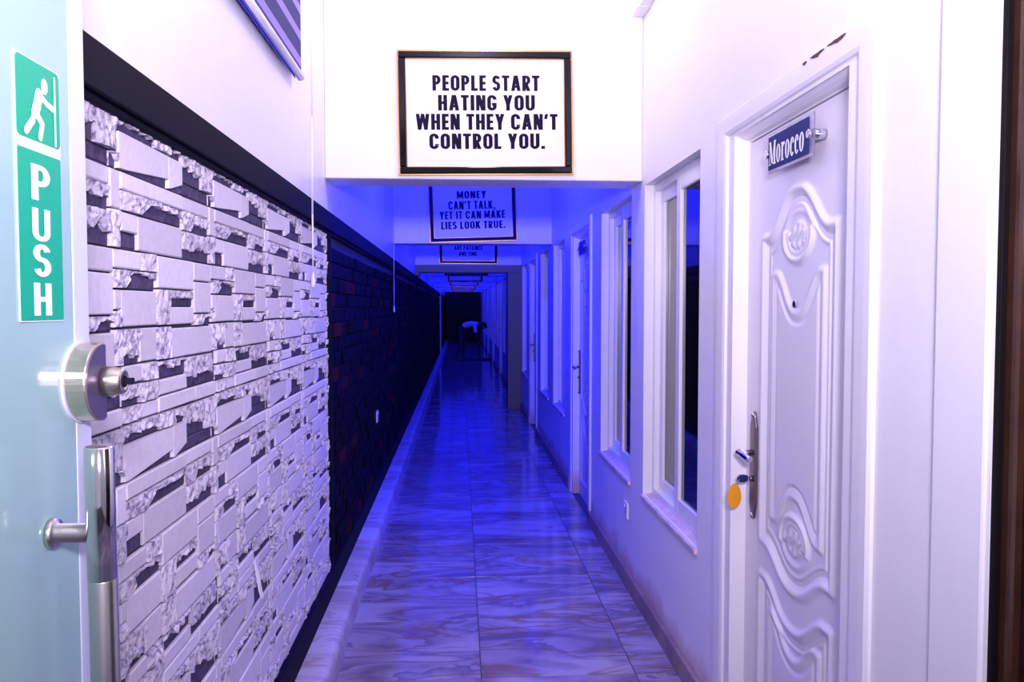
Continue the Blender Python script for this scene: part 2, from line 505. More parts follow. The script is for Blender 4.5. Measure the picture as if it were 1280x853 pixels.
# left marble kerb, slightly wavy, and right skirting
mb = MB(); n = 90
rnd = random.Random(3)
prof = [(XL, 0.104), (-.602, .104), (-.535, .104), (-.516, .098), (-.508, .08), (-.505, 0)]
b0 = 0
for i in range(n + 1):
    yv = YB + (YE - YB) * (i / n) ** 1.8
    dx = 0.012 * noise.noise((yv * 1.1, 0, 0)); dz = 0.010 * noise.noise((yv * 1.3, 5, 0))
    for j, (x, z) in enumerate(prof):
        mb.v.append((x + (dx if j > 1 else 0), yv, z + (dz if z > 0 else 0)))
k = len(prof)
for i in range(n):
    for j in range(k - 1): mb.face((i * k + j, i * k + j + 1, (i + 1) * k + j + 1, (i + 1) * k + j), 0, True)
mb.build('baseboard_left', 'kerbtile', kind='structure', label='rounded pale marble kerb along the left wall')
mb = MB(); y = 1.30 + .15
segs = [(1.45, doors[0][0] - CW)]
for i, (a, b) in enumerate(doors):
    e = doors[i + 1][0] - CW if i + 1 < len(doors) else YE
    segs.append((b + CW, e))
for a, b in segs:
    yy = a
    while yy < b - .01:
        e = min(b, yy + .6); mb.box(XR - .022, XR, yy + .001, e - .001, 0, .088); yy = e
mb.build('baseboard_right', 'browntile', bevel=.002, kind='structure', label='brown tile skirting along the right wall')

# cable trunking high up on the right wall
mb = MB().box(XR - .055, XR, 1.2, 3.945, 2.93, 3.0).box(XR - .062, XR, 3.80, 3.90, 2.925, 3.005)
mb.build('cable_trunking', 'upvc', bevel=.003, label='white plastic cable trunking high on the right wall above the door', cat='trunking')

# ------------------------------------------------------------------ windows
def bar_frame(mb, x0, x1, y0, y1, z0, z1, wd, mi=0):
    mb.box(x0, x1, y0, y0 + wd, z0, z1, mi).box(x0, x1, y1 - wd, y1, z0, z1, mi)
    mb.box(x0, x1, y0 + wd, y1 - wd, z0, z0 + wd, mi).box(x0, x1, y0 + wd, y1 - wd, z1 - wd, z1, mi)
WLAB = {0: 'tall white two-sash window with dark glass nearest the camera', 1: 'tall white two-sash window just past the first beam',
        2: 'white window beyond the second room door', 3: 'white window just past the second beam'}
for i, (a, b) in enumerate(wins):
    W = b - a
    root = thing('window_%d' % (i + 1), (XR, a, WZ0), kind='structure', label=WLAB.get(i, 'blue-lit window far down the corridor, number %d from the camera' % (i + 1)))
    H = WZ1 - WZ0
    m = MB(); bar_frame(m, .045, .105, 0, W, 0.0, H, .035)
    m.build('window_frame', 'upvc', root, bevel=.004)
    # far sash sits deeper, near sash in the outer track
    mid = W * .50
    for s, (ya, yb, xa) in enumerate(((mid, W - .03, .072), (.03, mid + .02, .040))):
        m = MB(); bar_frame(m, xa, xa + .030, ya, yb, .03, H - .03, .062)
        sash = m.build('sash', 'upvc', root, bevel=.005)
        MB().box(xa + .014, xa + .019, ya + .055, yb - .055, .085, H - .085).build('pane', 'tinted', sash)
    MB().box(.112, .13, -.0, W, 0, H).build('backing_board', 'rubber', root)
    m = MB(); m.prism([(-.012, -.005, -.022), (-.012, -.005, -.004), (.044, -.005, .006), (.044, -.005, -.022)], (0, W + .01, 0))
    m.build('window_sill', 'sill', root, bevel=.002)

# ------------------------------------------------------------------ moulded room doors
DW, DH = 0.80, 2.04
def ogee(u):  # bump, 1 in the middle, 0 with flat shoulders at the sides
    u = min(1, abs(u) / 0.84); return 0.5 + 0.5 * math.cos(PI * u ** 1.25)
def outline(cx, hw, zb, zt, bot, top, n=30):
    pts = []
    for i in range(n + 1):
        u = -1 + 2 * i / n; pts.append((cx + hw * u, zt + top * ogee(u)))
    for i in range(n + 1):
        u = 1 - 2 * i / n; pts.append((cx + hw * u, zb + bot * ogee(u)))
    return np.array(pts)
def sdist(P, poly):
    d = np.full(len(P), 1e9); ins = np.zeros(len(P), bool)
    n = len(poly)
    for i in range(n):
        a = poly[i]; b = poly[(i + 1) % n]; ab = b - a; L2 = (ab ** 2).sum()
        if L2 < 1e-12: continue
        t = np.clip(((P - a) @ ab) / L2, 0, 1)
        d = np.minimum(d, np.hypot(*(P - (a + t[:, None] * ab)).T))
        c = ((a[1] > P[:, 1]) != (b[1] > P[:, 1]))
        if abs(ab[1]) > 1e-12:
            ins ^= c & (P[:, 0] < (ab[0] * (P[:, 1] - a[1]) / ab[1] + a[0]))
    return np.where(ins, -d, d)
def door_mesh():
    nx, nz = 150, 380
    X, Z = np.meshgrid(np.linspace(0, DW, nx), np.linspace(0, DH, nz))
    P = np.stack([X.ravel(), Z.ravel()], 1)
    h = np.zeros(len(P))
    cx = DW / 2
    def mould(poly, r, amp):
        nonlocal h
        d = sdist(P, poly)
        h = h + amp * np.where(np.abs(d) < r, 0.5 + 0.5 * np.cos(PI * d / r), 0) - amp * .55 * np.where(np.abs(d + r * 1.5) < r * .6, 0.5 + 0.5 * np.cos(PI * (d + r * 1.5) / (r * .6)), 0)
        return d
    for zb, zt, bot, top, izb, izt, ib, it in ((.765, 1.715, -.085, .125, .855, 1.60, .10, -.115), (.13, .655, 0.0, -.09, .20, .565, 0, -.085)):
        d = mould(outline(cx, .245, zb, zt, bot, top), .022, .010)
        h += np.where(d < 0, -.003 * np.clip(-d / .03, 0, 1), 0)
        d2 = mould(outline(cx, .172, izb, izt, ib, it), .018, .008)
        h += .006 * np.clip(-d2 / .02, 0, 1)
        # outer half-moulding
        d3 = np.abs(d + .045)
        h += .004 * np.where(d3 < .011, 0.5 + 0.5 * np.cos(PI * d3 / .011), 0) * (d < 0)
    # crests
    for cz, sg in ((1.705, 1), (.825, -1)):
        ex = (P[:, 0] - cx) / .092; ez = (P[:, 1] - cz) / .070
        rr = np.hypot(ex, ez)
        th = np.arctan2(ez, ex)
        h += .011 * np.exp(-((rr - 1) / .13) ** 2) * (0.4 + 0.6 * (np.sin(th) * -sg > -0.3))
        h += .007 * np.exp(-((rr - .72) / .10) ** 2) * (np.sin(th) * -sg > -0.25)
        core = rr < .58
        h += np.where(core, .005 + .004 * np.sin(ex * 16 + 4 * np.sin(ez * 5)) * np.cos(ez * 3.2), 0)
    ins = (P[:, 0] < .02) | (P[:, 0] > DW - .02)
    mb = MB()
    mb.v = [(-float(hh), float(p[0]), float(p[1])) for hh, p in zip(h, P)]
    for j in range(nz - 1):
        for i in range(nx - 1):
            q = j * nx + i
            mb.face((q, q + nx, q + nx + 1, q + 1), 0, True)
    nb = len(mb.v)
    mb.box(.004, .04, 0, DW, 0, DH)
    b = [0, nx - 1, nx * nz - 1, nx * (nz - 1)]
    return mb.mesh('door_leaf', 'door', recalc=False)
DM = door_mesh()
def casing_mesh(wd):
    prof = [(-.0, .075), (-.0, .052), (.006, .048), (.010, .034), (.018, .020), (.030, .006), (.042, .0), (.046, -.008), (.060, -.012), (.10, -.014), (.126, -.014), (.135, -.008), (.135, .004)]
    mb = MB(); k = len(prof)
    for o, x in prof:
        mb.v += [(x, -o, 0), (x, -o, DZ + o * .72), (x, wd + o, DZ + o * .72), (x, wd + o, 0)]
    for i in range(k - 1):
        for j in range(3):
            mb.face((i * 4 + j, i * 4 + j + 1, (i + 1) * 4 + j + 1, (i + 1) * 4 + j), 0, False)
    me = mb.mesh('door_frame', 'paint')
    return me
# handle parts, local to a door root at (XR+.05, y_near, 0); y grows away from the camera; latch on the far side
def plate_mesh():
    mb = MB(); pts = []
    hw, z0, z1 = .026, .812, 1.165
    for i in range(9):
        t = PI * i / 8; pts.append((0, hw * .55 * math.cos(t), z1 - .018 + .018 * math.sin(t)))
    pts += [(0, -hw, z1 - .05), (0, -hw, z0 + .05)]
    for i in range(9):
        t = PI + PI * i / 8; pts.append((0, hw * .55 * math.cos(t), z0 + .018 + .018 * math.sin(t)))
    pts += [(0, hw, z0 + .05), (0, hw, z1 - .05)]
    mb.prism(pts, (-.010, 0, 0))
    return mb.mesh('handle_plate', 'gunmetal', bevel=.004)
PM = plate_mesh()
LM = MB().tube((-.008, 0, 1.030), (-.052, 0, 1.030), .0095, n=16).lathe((-.052, .012, 1.030), (0, -1, -.05), [(0, .008), (.004, .0115), (.10, .0105), (.106, .008)], n=16).mesh('lever', 'chrome')
CPM = MB()
for z, sgn in ((1.153, 1), (.824, -1)):
    CPM.lathe((-.008, 0, z), (-1, 0, 0), [(0, .011), (.005, .010), (.009, .005)], n=14)
CPM = CPM.mesh('plate_cap', 'chrome')
CYM = MB().lathe((-.009, 0, .945), (-1, 0, 0), [(0, .010), (.008, .010), (.010, .008)], n=14).mesh('lock_cylinder', 'gunmetal')
PHM = MB().lathe((0, 0, 1.511), (-1, 0, 0), [(0, .0125), (.004, .0125), (.006, .010), (.0055, .007)], n=20).mesh('peephole', 'chrome')
PHL = MB().lathe((-.0055, 0, 1.511), (-1, 0, 0), [(0, .007), (.002, .004)], n=14).mesh('lens', 'ink')
cmeshes = {}
DLAB = {0: 'white moulded room door with lever handle and a Morocco sign nearest the camera', 1: 'blue-lit white room door between the first and second beams'}
droots = []
for i, (a, b) in enumerate(doors):
    wd = round(b - a + .06, 4)
    cc = (a + b) / 2
    root = thing('door_%d' % (i + 2), (XR, cc, 0), kind='structure', label=DLAB.get(i, 'blue-lit room door far down the corridor, number %d from the camera' % (i + 1)))
    droots.append(root)
    if wd not in cmeshes: cmeshes[wd] = casing_mesh(wd)
    cas = obj('door_frame', cmeshes[wd], root, (0, -wd / 2, 0))
    leaf = obj('door_leaf', DM, root, (.052, -DW / 2, 0))
    yh = (2.527 - 2.22) if i == 0 else .335
    hd = obj('handle_plate', PM, root, (.052, yh - .0, 0))
    obj('lever', LM, hd); obj('plate_cap', CPM, hd); obj('lock_cylinder', CYM, hd)
    ph = obj('peephole', PHM, root, (.048, 0, 0)); obj('lens', PHL, ph)
    if i == 0:
        rnd = random.Random(5)
        for y0, ln in ((-.40, .09), (-.29, .075), (-.19, .02)):
            mb = MB(); top = DZ + .135 * .72; n = 8
            up = []; dn = []
            for q in range(n + 1):
                t = q / n; yv = y0 + ln * t
                up.append((-.0175, yv, top - .008 + rnd.uniform(-.002, .001)))
                dn.append((-.0175, yv, top - .008 - .009 * math.sin(PI * t) * rnd.uniform(.5, 1.2)))
            mb.prism(up + dn[::-1], (.004, 0, 0))
            mb.build('paint_chip', 'chip', root)

# ------------------------------------------------------------------ dark brown door beside the camera
a, b = BROWN
root = thing('door_1', (XR, (a + b) / 2, 0), kind='structure', label='dark brown glossy door at the right edge beside the camera')
hw = (b - a) / 2
m = MB(); m.box(.0, .012, hw - .012, hw, 0, 2.42).box(0, .012, -hw, -hw + .012, 0, 2.42).box(0, .012, -hw + .012, hw - .012, 2.408, 2.42)
m.build('rubber_seal', 'rubber', root, bevel=.002)
m = MB(); m.box(.012, .08, hw - .035, hw, 0, 2.42).box(.012, .08, -hw, -hw + .035, 0, 2.42).box(.012, .08, -hw + .035, hw - .035, 2.385, 2.42)
m.build('door_frame', 'brownwood', root, bevel=.008)
m = MB(); m.box(.032, .07, -hw + .035, hw - .035, 0, 2.385)
lf = m.build('door_leaf', 'maroon', root)
for z0, z1 in ((.15, .85), (1.0, 2.2)):
    m = MB(); bar_frame(m, .022, .034, -hw + .17, hw - .17, z0, z1, .03); m.build('panel_moulding', 'brownwood', lf, bevel=.004)
m = MB().tube((.034, -.30, 1.02), (-.03, -.30, 1.02), .01).tube((-.03, -.305, 1.02), (-.03, -.19, 1.02), .01)
m.build('lever', 'gunmetal', root)
# white casing of that door
m = MB().box(XR - .012, XR, 1.302, 1.455, 0, 2.56).box(XR - .012, XR, .30, 1.302, 2.42, 2.56)
m.build('trim_11', 'paint', bevel=.006, kind='structure', label='wide white flat casing beside the dark brown door')

# ------------------------------------------------------------------ Morocco name plate, key
def serif(text):
    out = []; x = 0; st = .15; th = .055; xh = .76
    for ch in text:
        g = G2(); out.append(g)
        if ch == 'M':
            W = .66
            g.r(x + .04, 0, x + .04 + th, 1); g.r(x + W - .05 - st, 0, x + W - .05, 1)
            g.dg(x + W / 2 - .02, .06, x + .10, 1, st); g.dg(x + W / 2 - .02, .06, x + W - .14, 1, th)
            g.r(x - .01, 0, x + .15, .06); g.r(x - .01, .94, x + .13, 1); g.r(x + W - .26, 0, x + W + .01, .06); g.r(x + W - .2, .94, x + W + .01, 1)
            x += W + .05
        elif ch == 'o':
            W = .40; g.arc(x + W / 2, xh / 2, W / 2, xh / 2 + .01, st * .93, th, 0, 360, 28); x += W + .045
        elif ch == 'r':
            W = .36; g.r(x + .05, 0, x + .05 + st, xh); g.r(x, 0, x + .27, .055); g.r(x, xh - .055, x + .12, xh)
            g.arc(x + .30, xh - .2, .15, .2, .09, .07, 95, 180, 8); g.disc(x + .30, xh - .08, .06, .075); x += W + .03
        elif ch == 'c':
            W = .37; g.arc(x + W / 2 + .01, xh / 2, W / 2, xh / 2 + .01, st * .93, th, 48, 318, 24); g.disc(x + W - .08, xh - .18, .062, .09); x += W + .035
    return out, x - .04
root = thing('name_plate', (XR + .015, 2.2, 1.955), label='navy Morocco name plate on steel standoffs on the white door', cat='sign', group='door name plates')
MB().box(-.0015, .0015, -.158, .150, -.058, .056).build('acrylic_backing', 'acrylic', root, bevel=.001)
pl = MB().box(-.006, -.002, -.132, .140, -.048, .048).build('plate', 'navy', root, bevel=.0008)
g2, tw = serif('Morocco')
sc = .240 / tw
# read from -X, so the text runs towards the camera (-Y)
for g in g2: g.mesh(lambda x, y: (-.0066, .131 - x * sc, -.036 + y * .068)).build('letter', 'white', pl, recalc=False)
for yv in (-.142, .146):
    MB().lathe((.036, yv, 0), (-1, 0, 0), [(0, .014), (.033, .014), (.0335, .006), (.039, .006), (.040, .0125), (.047, .0125), (.0485, .011)], n=18).build('standoff', 'chrome', root)
root2 = thing('name_plate', (XR + .015, (doors[1][0] + doors[1][1]) / 2, 1.955), label='small dark name plate on the blue-lit second door', cat='sign', group='door name plates')
MB().box(-.0015, .0015, -.158, .150, -.058, .056).build('acrylic_backing', 'acrylic', root2, bevel=.001)
MB().box(-.006, -.002, -.132, .140, -.048, .048).build('plate', 'navy', root2, bevel=.0008)
for yv in (-.142, .146):
    MB().lathe((.036, yv, 0), (-1, 0, 0), [(0, .014), (.033, .014), (.0335, .006), (.039, .006), (.040, .0125), (.047, .0125), (.0485, .011)], n=18).build('standoff', 'chrome', root2)

kx, ky, kz = XR + .052 - .005, 2.53, .945
root = thing('door_key', (kx, ky, kz), label='key with blue head and orange oval tag in the white door lock', cat='key')
MB().box(-.020, .004, -.001, .001, -.004, .004).build('blade', 'steel', root)
MB().prism([(-.018, -.003, -.009), (-.018, -.003, .009), (-.030, -.003, .0125), (-.046, -.003, .012), (-.053, -.003, .005), (-.053, -.003, -.005), (-.046, -.003, -.012), (-.030, -.003, -.0125)], (0, .006, 0))\
    .build('key_head', 'keyblue', root, bevel=.0015)
mb = MB(); n = 18; ring = [(-.049, .009 * math.cos(2 * PI * i / n) * .3, -.008 + .010 * math.sin(2 * PI * i / n)) for i in range(n + 1)]
mb.path(ring, .0011, n=6); mb.build('split_ring', 'steel', root)
pts = []
for i in range(28):
    t = 2 * PI * i / 28
    zz = math.sin(t); wv = .0265 * (1 - .16 * zz)
    pts.append((-.062 + wv * math.cos(t) * .95, -.0018 + wv * math.cos(t) * .30, -.056 + .041 * zz))
MB().prism(pts, (0.0005, .0035, 0)).build('key_tag', 'orange', root, bevel=.001)

# ------------------------------------------------------------------ stone cladding of the first bay
PW, PH = .58, .594
SY0, SZ1 = 1.552, 1.8326
# name, style, u0, u1, v0, v1 (v down), painted shade fraction, u from which the shade starts
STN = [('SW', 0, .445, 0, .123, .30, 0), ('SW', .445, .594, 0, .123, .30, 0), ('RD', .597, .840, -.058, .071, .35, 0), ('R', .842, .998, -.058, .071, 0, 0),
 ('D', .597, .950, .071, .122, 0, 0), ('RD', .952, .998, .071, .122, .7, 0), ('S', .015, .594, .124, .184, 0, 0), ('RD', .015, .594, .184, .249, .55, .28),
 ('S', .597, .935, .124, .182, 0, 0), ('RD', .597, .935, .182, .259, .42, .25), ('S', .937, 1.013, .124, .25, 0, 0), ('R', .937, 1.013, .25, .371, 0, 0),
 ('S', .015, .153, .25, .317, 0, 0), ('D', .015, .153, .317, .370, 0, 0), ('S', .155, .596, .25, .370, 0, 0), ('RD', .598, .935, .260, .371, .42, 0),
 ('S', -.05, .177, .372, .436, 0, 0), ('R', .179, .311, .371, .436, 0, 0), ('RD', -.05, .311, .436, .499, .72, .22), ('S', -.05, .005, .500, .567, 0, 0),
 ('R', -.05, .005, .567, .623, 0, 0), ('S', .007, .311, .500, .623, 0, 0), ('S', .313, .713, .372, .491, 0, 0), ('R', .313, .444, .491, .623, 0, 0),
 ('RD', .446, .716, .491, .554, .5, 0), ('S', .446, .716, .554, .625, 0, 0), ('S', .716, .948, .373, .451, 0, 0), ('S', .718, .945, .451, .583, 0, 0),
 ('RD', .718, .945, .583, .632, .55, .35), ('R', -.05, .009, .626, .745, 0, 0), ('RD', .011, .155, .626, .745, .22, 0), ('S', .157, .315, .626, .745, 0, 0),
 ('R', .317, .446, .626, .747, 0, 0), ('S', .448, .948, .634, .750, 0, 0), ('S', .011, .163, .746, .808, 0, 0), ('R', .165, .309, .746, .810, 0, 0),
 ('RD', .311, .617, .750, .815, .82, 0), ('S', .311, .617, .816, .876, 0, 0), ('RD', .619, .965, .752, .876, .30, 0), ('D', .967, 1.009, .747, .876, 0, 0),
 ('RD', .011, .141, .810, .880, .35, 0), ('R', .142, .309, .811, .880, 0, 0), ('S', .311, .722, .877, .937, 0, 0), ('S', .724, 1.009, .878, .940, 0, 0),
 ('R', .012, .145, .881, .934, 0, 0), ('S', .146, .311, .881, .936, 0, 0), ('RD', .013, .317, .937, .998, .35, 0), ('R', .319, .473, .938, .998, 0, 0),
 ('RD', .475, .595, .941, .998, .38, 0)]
SMATS = ['smooth', 'rough', 'stoneshade']
def stone(mb, st, w, h, frac, us, seed, oy=0, oz=0, ox=0):
    """stone face: front towards +X, width along Y, height along Z, lower corner at the origin"""
    rn = random.Random(seed)
    e = .0018
    A = lambda x, y, z: (ox + x, oy + y, oz + z)
    if st in 'SD':
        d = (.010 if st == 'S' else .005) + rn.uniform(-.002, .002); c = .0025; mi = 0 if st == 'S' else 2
        b = len(mb.v)
        mb.v += [A(0, e, e), A(0, w - e, e), A(0, w - e, h - e), A(0, e, h - e)]
        mb.v += [A(d - c, e, e), A(d - c, w - e, e), A(d - c, w - e, h - e), A(d - c, e, h - e)]
        mb.v += [A(d, e + c, e + c), A(d, w - e - c, e + c), A(d + rn.uniform(-.001, .001), w - e - c, h - e - c), A(d, e + c, h - e - c)]
        for q in range(2):
            for i in range(4):
                j = (i + 1) % 4; mb.face((b + q * 4 + i, b + q * 4 + j, b + q * 4 + 4 + j, b + q * 4 + 4 + i), mi)
        mb.face((b + 8, b + 9, b + 10, b + 11), mi)
        return
    nx = max(4, min(18, int(w / .008))); nr = 4
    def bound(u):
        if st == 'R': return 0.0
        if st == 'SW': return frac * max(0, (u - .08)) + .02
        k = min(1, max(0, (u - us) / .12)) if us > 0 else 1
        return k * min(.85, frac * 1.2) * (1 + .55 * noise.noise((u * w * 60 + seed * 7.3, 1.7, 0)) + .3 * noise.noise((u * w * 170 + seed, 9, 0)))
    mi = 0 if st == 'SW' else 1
    b = len(mb.v); base = .011 if st != 'SW' else .012
    for i in range(nx + 1):
        u = i / nx; yv = e + (w - 2 * e) * u
        bd = min(.9, bound(u)); zb = e + (h - 2 * e) * bd
        for j in range(nr + 1):
            v = j / nr; zv = zb + (h - e - zb) * v
            hgt = base
            if st != 'SW':
                hgt += .007 * noise.noise((yv * 45 + seed * 3.1, zv * 45, 2.2)) + .004 * noise.noise((yv * 110, zv * 110 + seed, 0)) + .003
                hgt -= .004 * (abs(u - .5) * 2) ** 6
            mb.v.append(A(max(.004, hgt), yv, zv))
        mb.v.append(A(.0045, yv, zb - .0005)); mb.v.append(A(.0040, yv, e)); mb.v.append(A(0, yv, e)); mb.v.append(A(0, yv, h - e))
    k = nr + 5
    for i in range(nx):
        c0 = b + i * k; c1 = b + (i + 1) * k
        for j in range(nr): mb.face((c0 + j, c1 + j, c1 + j + 1, c0 + j + 1), mi)
        mb.face((c0, c0 + nr + 1, c1 + nr + 1, c1), mi)
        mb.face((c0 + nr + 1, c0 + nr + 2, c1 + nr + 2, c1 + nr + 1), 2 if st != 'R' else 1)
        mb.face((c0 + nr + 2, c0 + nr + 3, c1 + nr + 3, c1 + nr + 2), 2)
        mb.face((c0 + nr, c1 + nr, c1 + nr + 4, c0 + nr + 4), mi)
    for c0 in (b, b + nx * k): mb.face([c0 + nr + 3, c0 + nr + 2, c0 + nr + 1] + [c0 + j for j in range(nr + 1)] + [c0 + nr + 4], mi)

panel = thing('stone_panel', (XL, 1.0, 0), label='pale stacked stone cladding panel framed in black on the left wall', cat='wall panel')
PY0, PY1, PZ0, PZ1 = 0.98, 3.90, .215, 1.885
MB().box(.0, .004, 0, PY1 - 1.0, PZ0, PZ1).build('backing', 'joint', panel)
cand = []
for ci in range(-1, 5):
    for ri in range(-1, 3):
        for si, (st, u0, u1, v0, v1, fr, us) in enumerate(STN):
            y0, y1 = SY0 + (ci + u0) * PW, SY0 + (ci + u1) * PW
            z1, z0 = SZ1 - (ri + v0) * PH, SZ1 - (ri + v1) * PH
            cy0, cy1, cz0, cz1 = max(y0, PY0), min(y1, PY1), max(z0, PZ0), min(z1, PZ1)
            if cy1 - cy0 < .006 or cz1 - cz0 < .006: continue
            vis = (cy1 - cy0) * (cz1 - cz0) / ((cy0 + cy1) / 2) ** 3 if cy1 > 1.40 else 0
            cand.append((vis, st, cy0, cy1, cz0, cz1, fr, us, si, ci))
cand.sort(reverse=True)
cache = {}
rest = MB()
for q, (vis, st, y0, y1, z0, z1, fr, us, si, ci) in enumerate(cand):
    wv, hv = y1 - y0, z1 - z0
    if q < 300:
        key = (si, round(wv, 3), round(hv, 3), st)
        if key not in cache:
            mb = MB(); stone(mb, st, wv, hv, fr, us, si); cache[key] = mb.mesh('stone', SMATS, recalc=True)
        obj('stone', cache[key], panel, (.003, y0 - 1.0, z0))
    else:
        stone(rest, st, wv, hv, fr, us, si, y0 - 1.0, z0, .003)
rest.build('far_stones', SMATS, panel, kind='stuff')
# torn sliver of facing peeling off low on the panel
mb = MB()
mb.prism([(.016, 1.475, .72), (.030, 1.470, .63), (.034, 1.482, .60), (.036, 1.50, .60), (.028, 1.492, .66), (.016, 1.488, .72)], (.002, .001, 0))
mb.build('peeling_sliver', 'white', panel)

# ------------------------------------------------------------------ black rails and dark brick panels
bays = [(0.98, 3.95)] + [(B0 + PER * k, min(YE, B0 + PER * (k + 1))) for k in range(8)]
XF = -.612 - XL
for k, (a, b) in enumerate(bays):
    if k == 0: root = panel
    else:
        lab = ['dark brick panel framed in black beyond the first beam', 'dark brick panel framed in black beyond the second beam', 'dark brick panel framed in black beyond the third beam'][k - 1] if k < 4 else 'black wall panel past the %s beam' % ORD[k - 1]
        root = thing('brick_panel', (XL, a, 0), label=lab, cat='wall panel', group='dark brick panels along the left wall')
    oy = 1.0 if k == 0 else a
    L = b - a; s = a - oy
    MB().box(0, XF, s, s + L, 1.868, 1.955).box(0, XF - .012, s, s + L, 1.852, 1.868).build('top_rail', 'black', root, bevel=.003)
    MB().box(0, XF - .006, s, s + L, .106, .225).build('bottom_rail', 'black', root, bevel=.003)
    MB().box(0, XF - .01, s + L - .05, s + L, .225, 1.852).build('post', 'black', root, bevel=.003)
    if k == 0: continue
    MB().box(0, .006, .0, L - .05, .225, 1.852).build('backing', 'joint', root)
    bw, bh = .235, .075
    stuff = MB(); nrow = int(1.627 / bh); bmesh_c = {}
    for rr in range(nrow):
        z0 = .225 + rr * bh; y = -(rr % 2) * bw / 2
        j = 0
        while y < L - .05:
            y0, y1 = max(0, y), min(L - .05, y + bw)
            rn = random.Random(k * 9999 + rr * 131 + j)
            if y1 - y0 > .02:
                dp = rn.choice((.014, .017, .020, .023)); mt = 1 if rn.random() < .10 else 0
                if k == 1 and y0 < 3.1:
                    key = (round(y1 - y0, 3), dp, mt)
                    if key not in bmesh_c:
                        bmesh_c[key] = MB().box(0, dp, .003, y1 - y0 - .003, .003, bh - .003, 0).mesh('brick', 'redbrick' if mt else 'darkbrick', bevel=.003, seg=1)
                    obj('brick', bmesh_c[key], root, (.004, y0, z0))
                elif k < 4 or True:
                    stuff.box(.004, .004 + dp, y0 + .003, y1 - .003, z0 + .003, z0 + bh - .003, mt)
            y += bw; j += 1
    if stuff.v: stuff.build('far_bricks', ['darkbrick', 'redbrick'], root, kind='stuff')

# ------------------------------------------------------------------ glass door opened against the corridor
XG = -.488
ZG = 2.55
root = thing('door_12', (XG, .55, 0), kind='structure', label='frosted aqua glass door standing open at the left edge')
MB().box(-.012, 0, -.45, .535, .012, ZG).build('glass_pane', 'glassdoor', root, bevel=.002)
MB().box(-.013, .001, .496, .538, .012, ZG).build('edge_strip', 'glassedge', root, bevel=.002)
# lock: D-shaped rim with a flat towards the door edge
def dshape(r, x, cut, n=40, yc=0):
    pts = []
    for i in range(n):
        t = 2 * PI * i / n
        pts.append((x, yc + min(cut, r * math.cos(t)), r * math.sin(t)))
    return pts
lz = 1.405 ; ly = .512
lock = MB().prism(dshape(.053, 0, .010, yc=ly), (.003, 0, 0)).build('lock_backplate', 'glassedge', root)
lock.location = (0, 0, lz)
lk = MB()
pr = dshape(.0505, .002, .008, yc=ly)
lk.prism(pr, (.026, 0, 0)).build('lock_body', 'nickel', lock, bevel=.002)
MB().prism(dshape(.0475, .028, .0065, yc=ly), (.0012, 0, 0)).build('lock_face', 'lockface', lock)
MB().lathe((.029, ly + .002, 0), (1, 0, 0), [(0, .020), (.010, .0195), (.022, .0170), (.025, .0150), (.026, .011), (.023, .010)], n=24).build('lock_cylinder', 'nickel', lock)
MB().lathe((.052, ly + .002, 0), (1, 0, 0), [(0, .0078), (.003, .0075)], n=16).box(.054, .064, ly - .001, ly + .009, -.004, .004).build('keyway', 'ink', lock)
# long pull handle
hy = .978 - .55
hb = MB().lathe((.060, hy - .005, 1.336), (0, .018, -1), [(0, .0145), (.002, .0165), (.160, .0165)], n=28).build('handle_tip', 'polished', root)
MB().lathe((.060, hy - .0022, 1.176), (0, .018, -1), [(0, .0160), (.001, .0163), (.86, .0163)], n=28).build('handle_tube', 'steel', root)
for z in (1.231, .42):
    st = MB().lathe((.0, hy, z), (1, 0, 0), [(0, .0185), (.005, .0185), (.008, .0165), (.009, .0115), (.052, .0115)], n=22).build('standoff', 'steel', root)
# push sign
root = thing('push_sign', (XG + .0006, .97, 1.634), label='green and white PUSH sticker with pushing figure on glass door', cat='sign')
def rrect(y0, y1, z0, z1, r, x):
    pts = []
    for cy, cz, a0 in ((y1 - r, z1 - r, 0), (y0 + r, z1 - r, 90), (y0 + r, z0 + r, 180), (y1 - r, z0 + r, 270)):
        for i in range(6):
            t = math.radians(a0 + 90 * i / 5); pts.append((x, cy + r * math.cos(t), cz + r * math.sin(t)))
    return pts
MB().prism(rrect(-.050, .050, -.150, .150, .002, 0), (.0007, 0, 0)).build('white_backing', 'white', root)
MB().prism(rrect(-.0475, .0485, -.1485, .046, .002, .0006), (.0006, 0, 0)).build('lower_field', 'green', root)
MB().prism(rrect(-.0475, .0485, .058, .1485, .007, .0006), (.0006, 0, 0)).build('upper_field', 'green', root)
x = .0018
def flat(g, name, par, m='white'):
    g.mesh(lambda a, b: (x, a, b)).build(name, m, par, recalc=False)
# letters are stacked
zt = .042
for ch, z0, W in (('P', -.010, .042), ('U', -.057, .040), ('S', -.098, .040), ('H', -.143, .040)):
    gl, wd = glyph(ch, .17); hh = .038 if ch != 'P' else .041
    g = G2(); g.p = [[(-.021 + (px / wd) * W, z0 + py * hh) for px, py in q] for q in gl.p]
    flat(g, 'letter', root)
g = G2()
g.disc(.013, .125, .0075, .0095)
g.stroke([(.003, .112), (-.010, .090)], .014); g.stroke([(.000, .112), (-.004, .100), (-.008, .092)], .016)
g.stroke([(.005, .112), (.017, .106), (.034, .103)], .0075)
g.stroke([(-.012, .090), (-.014, .081), (-.029, .066)], .0095)
g.stroke([(-.007, .090), (.006, .080), (.001, .064)], .0095)
g.p.append([(.034, .0595), (.038, .0595), (.038, .142), (.034, .142)])
flat(g, 'pictogram', root)

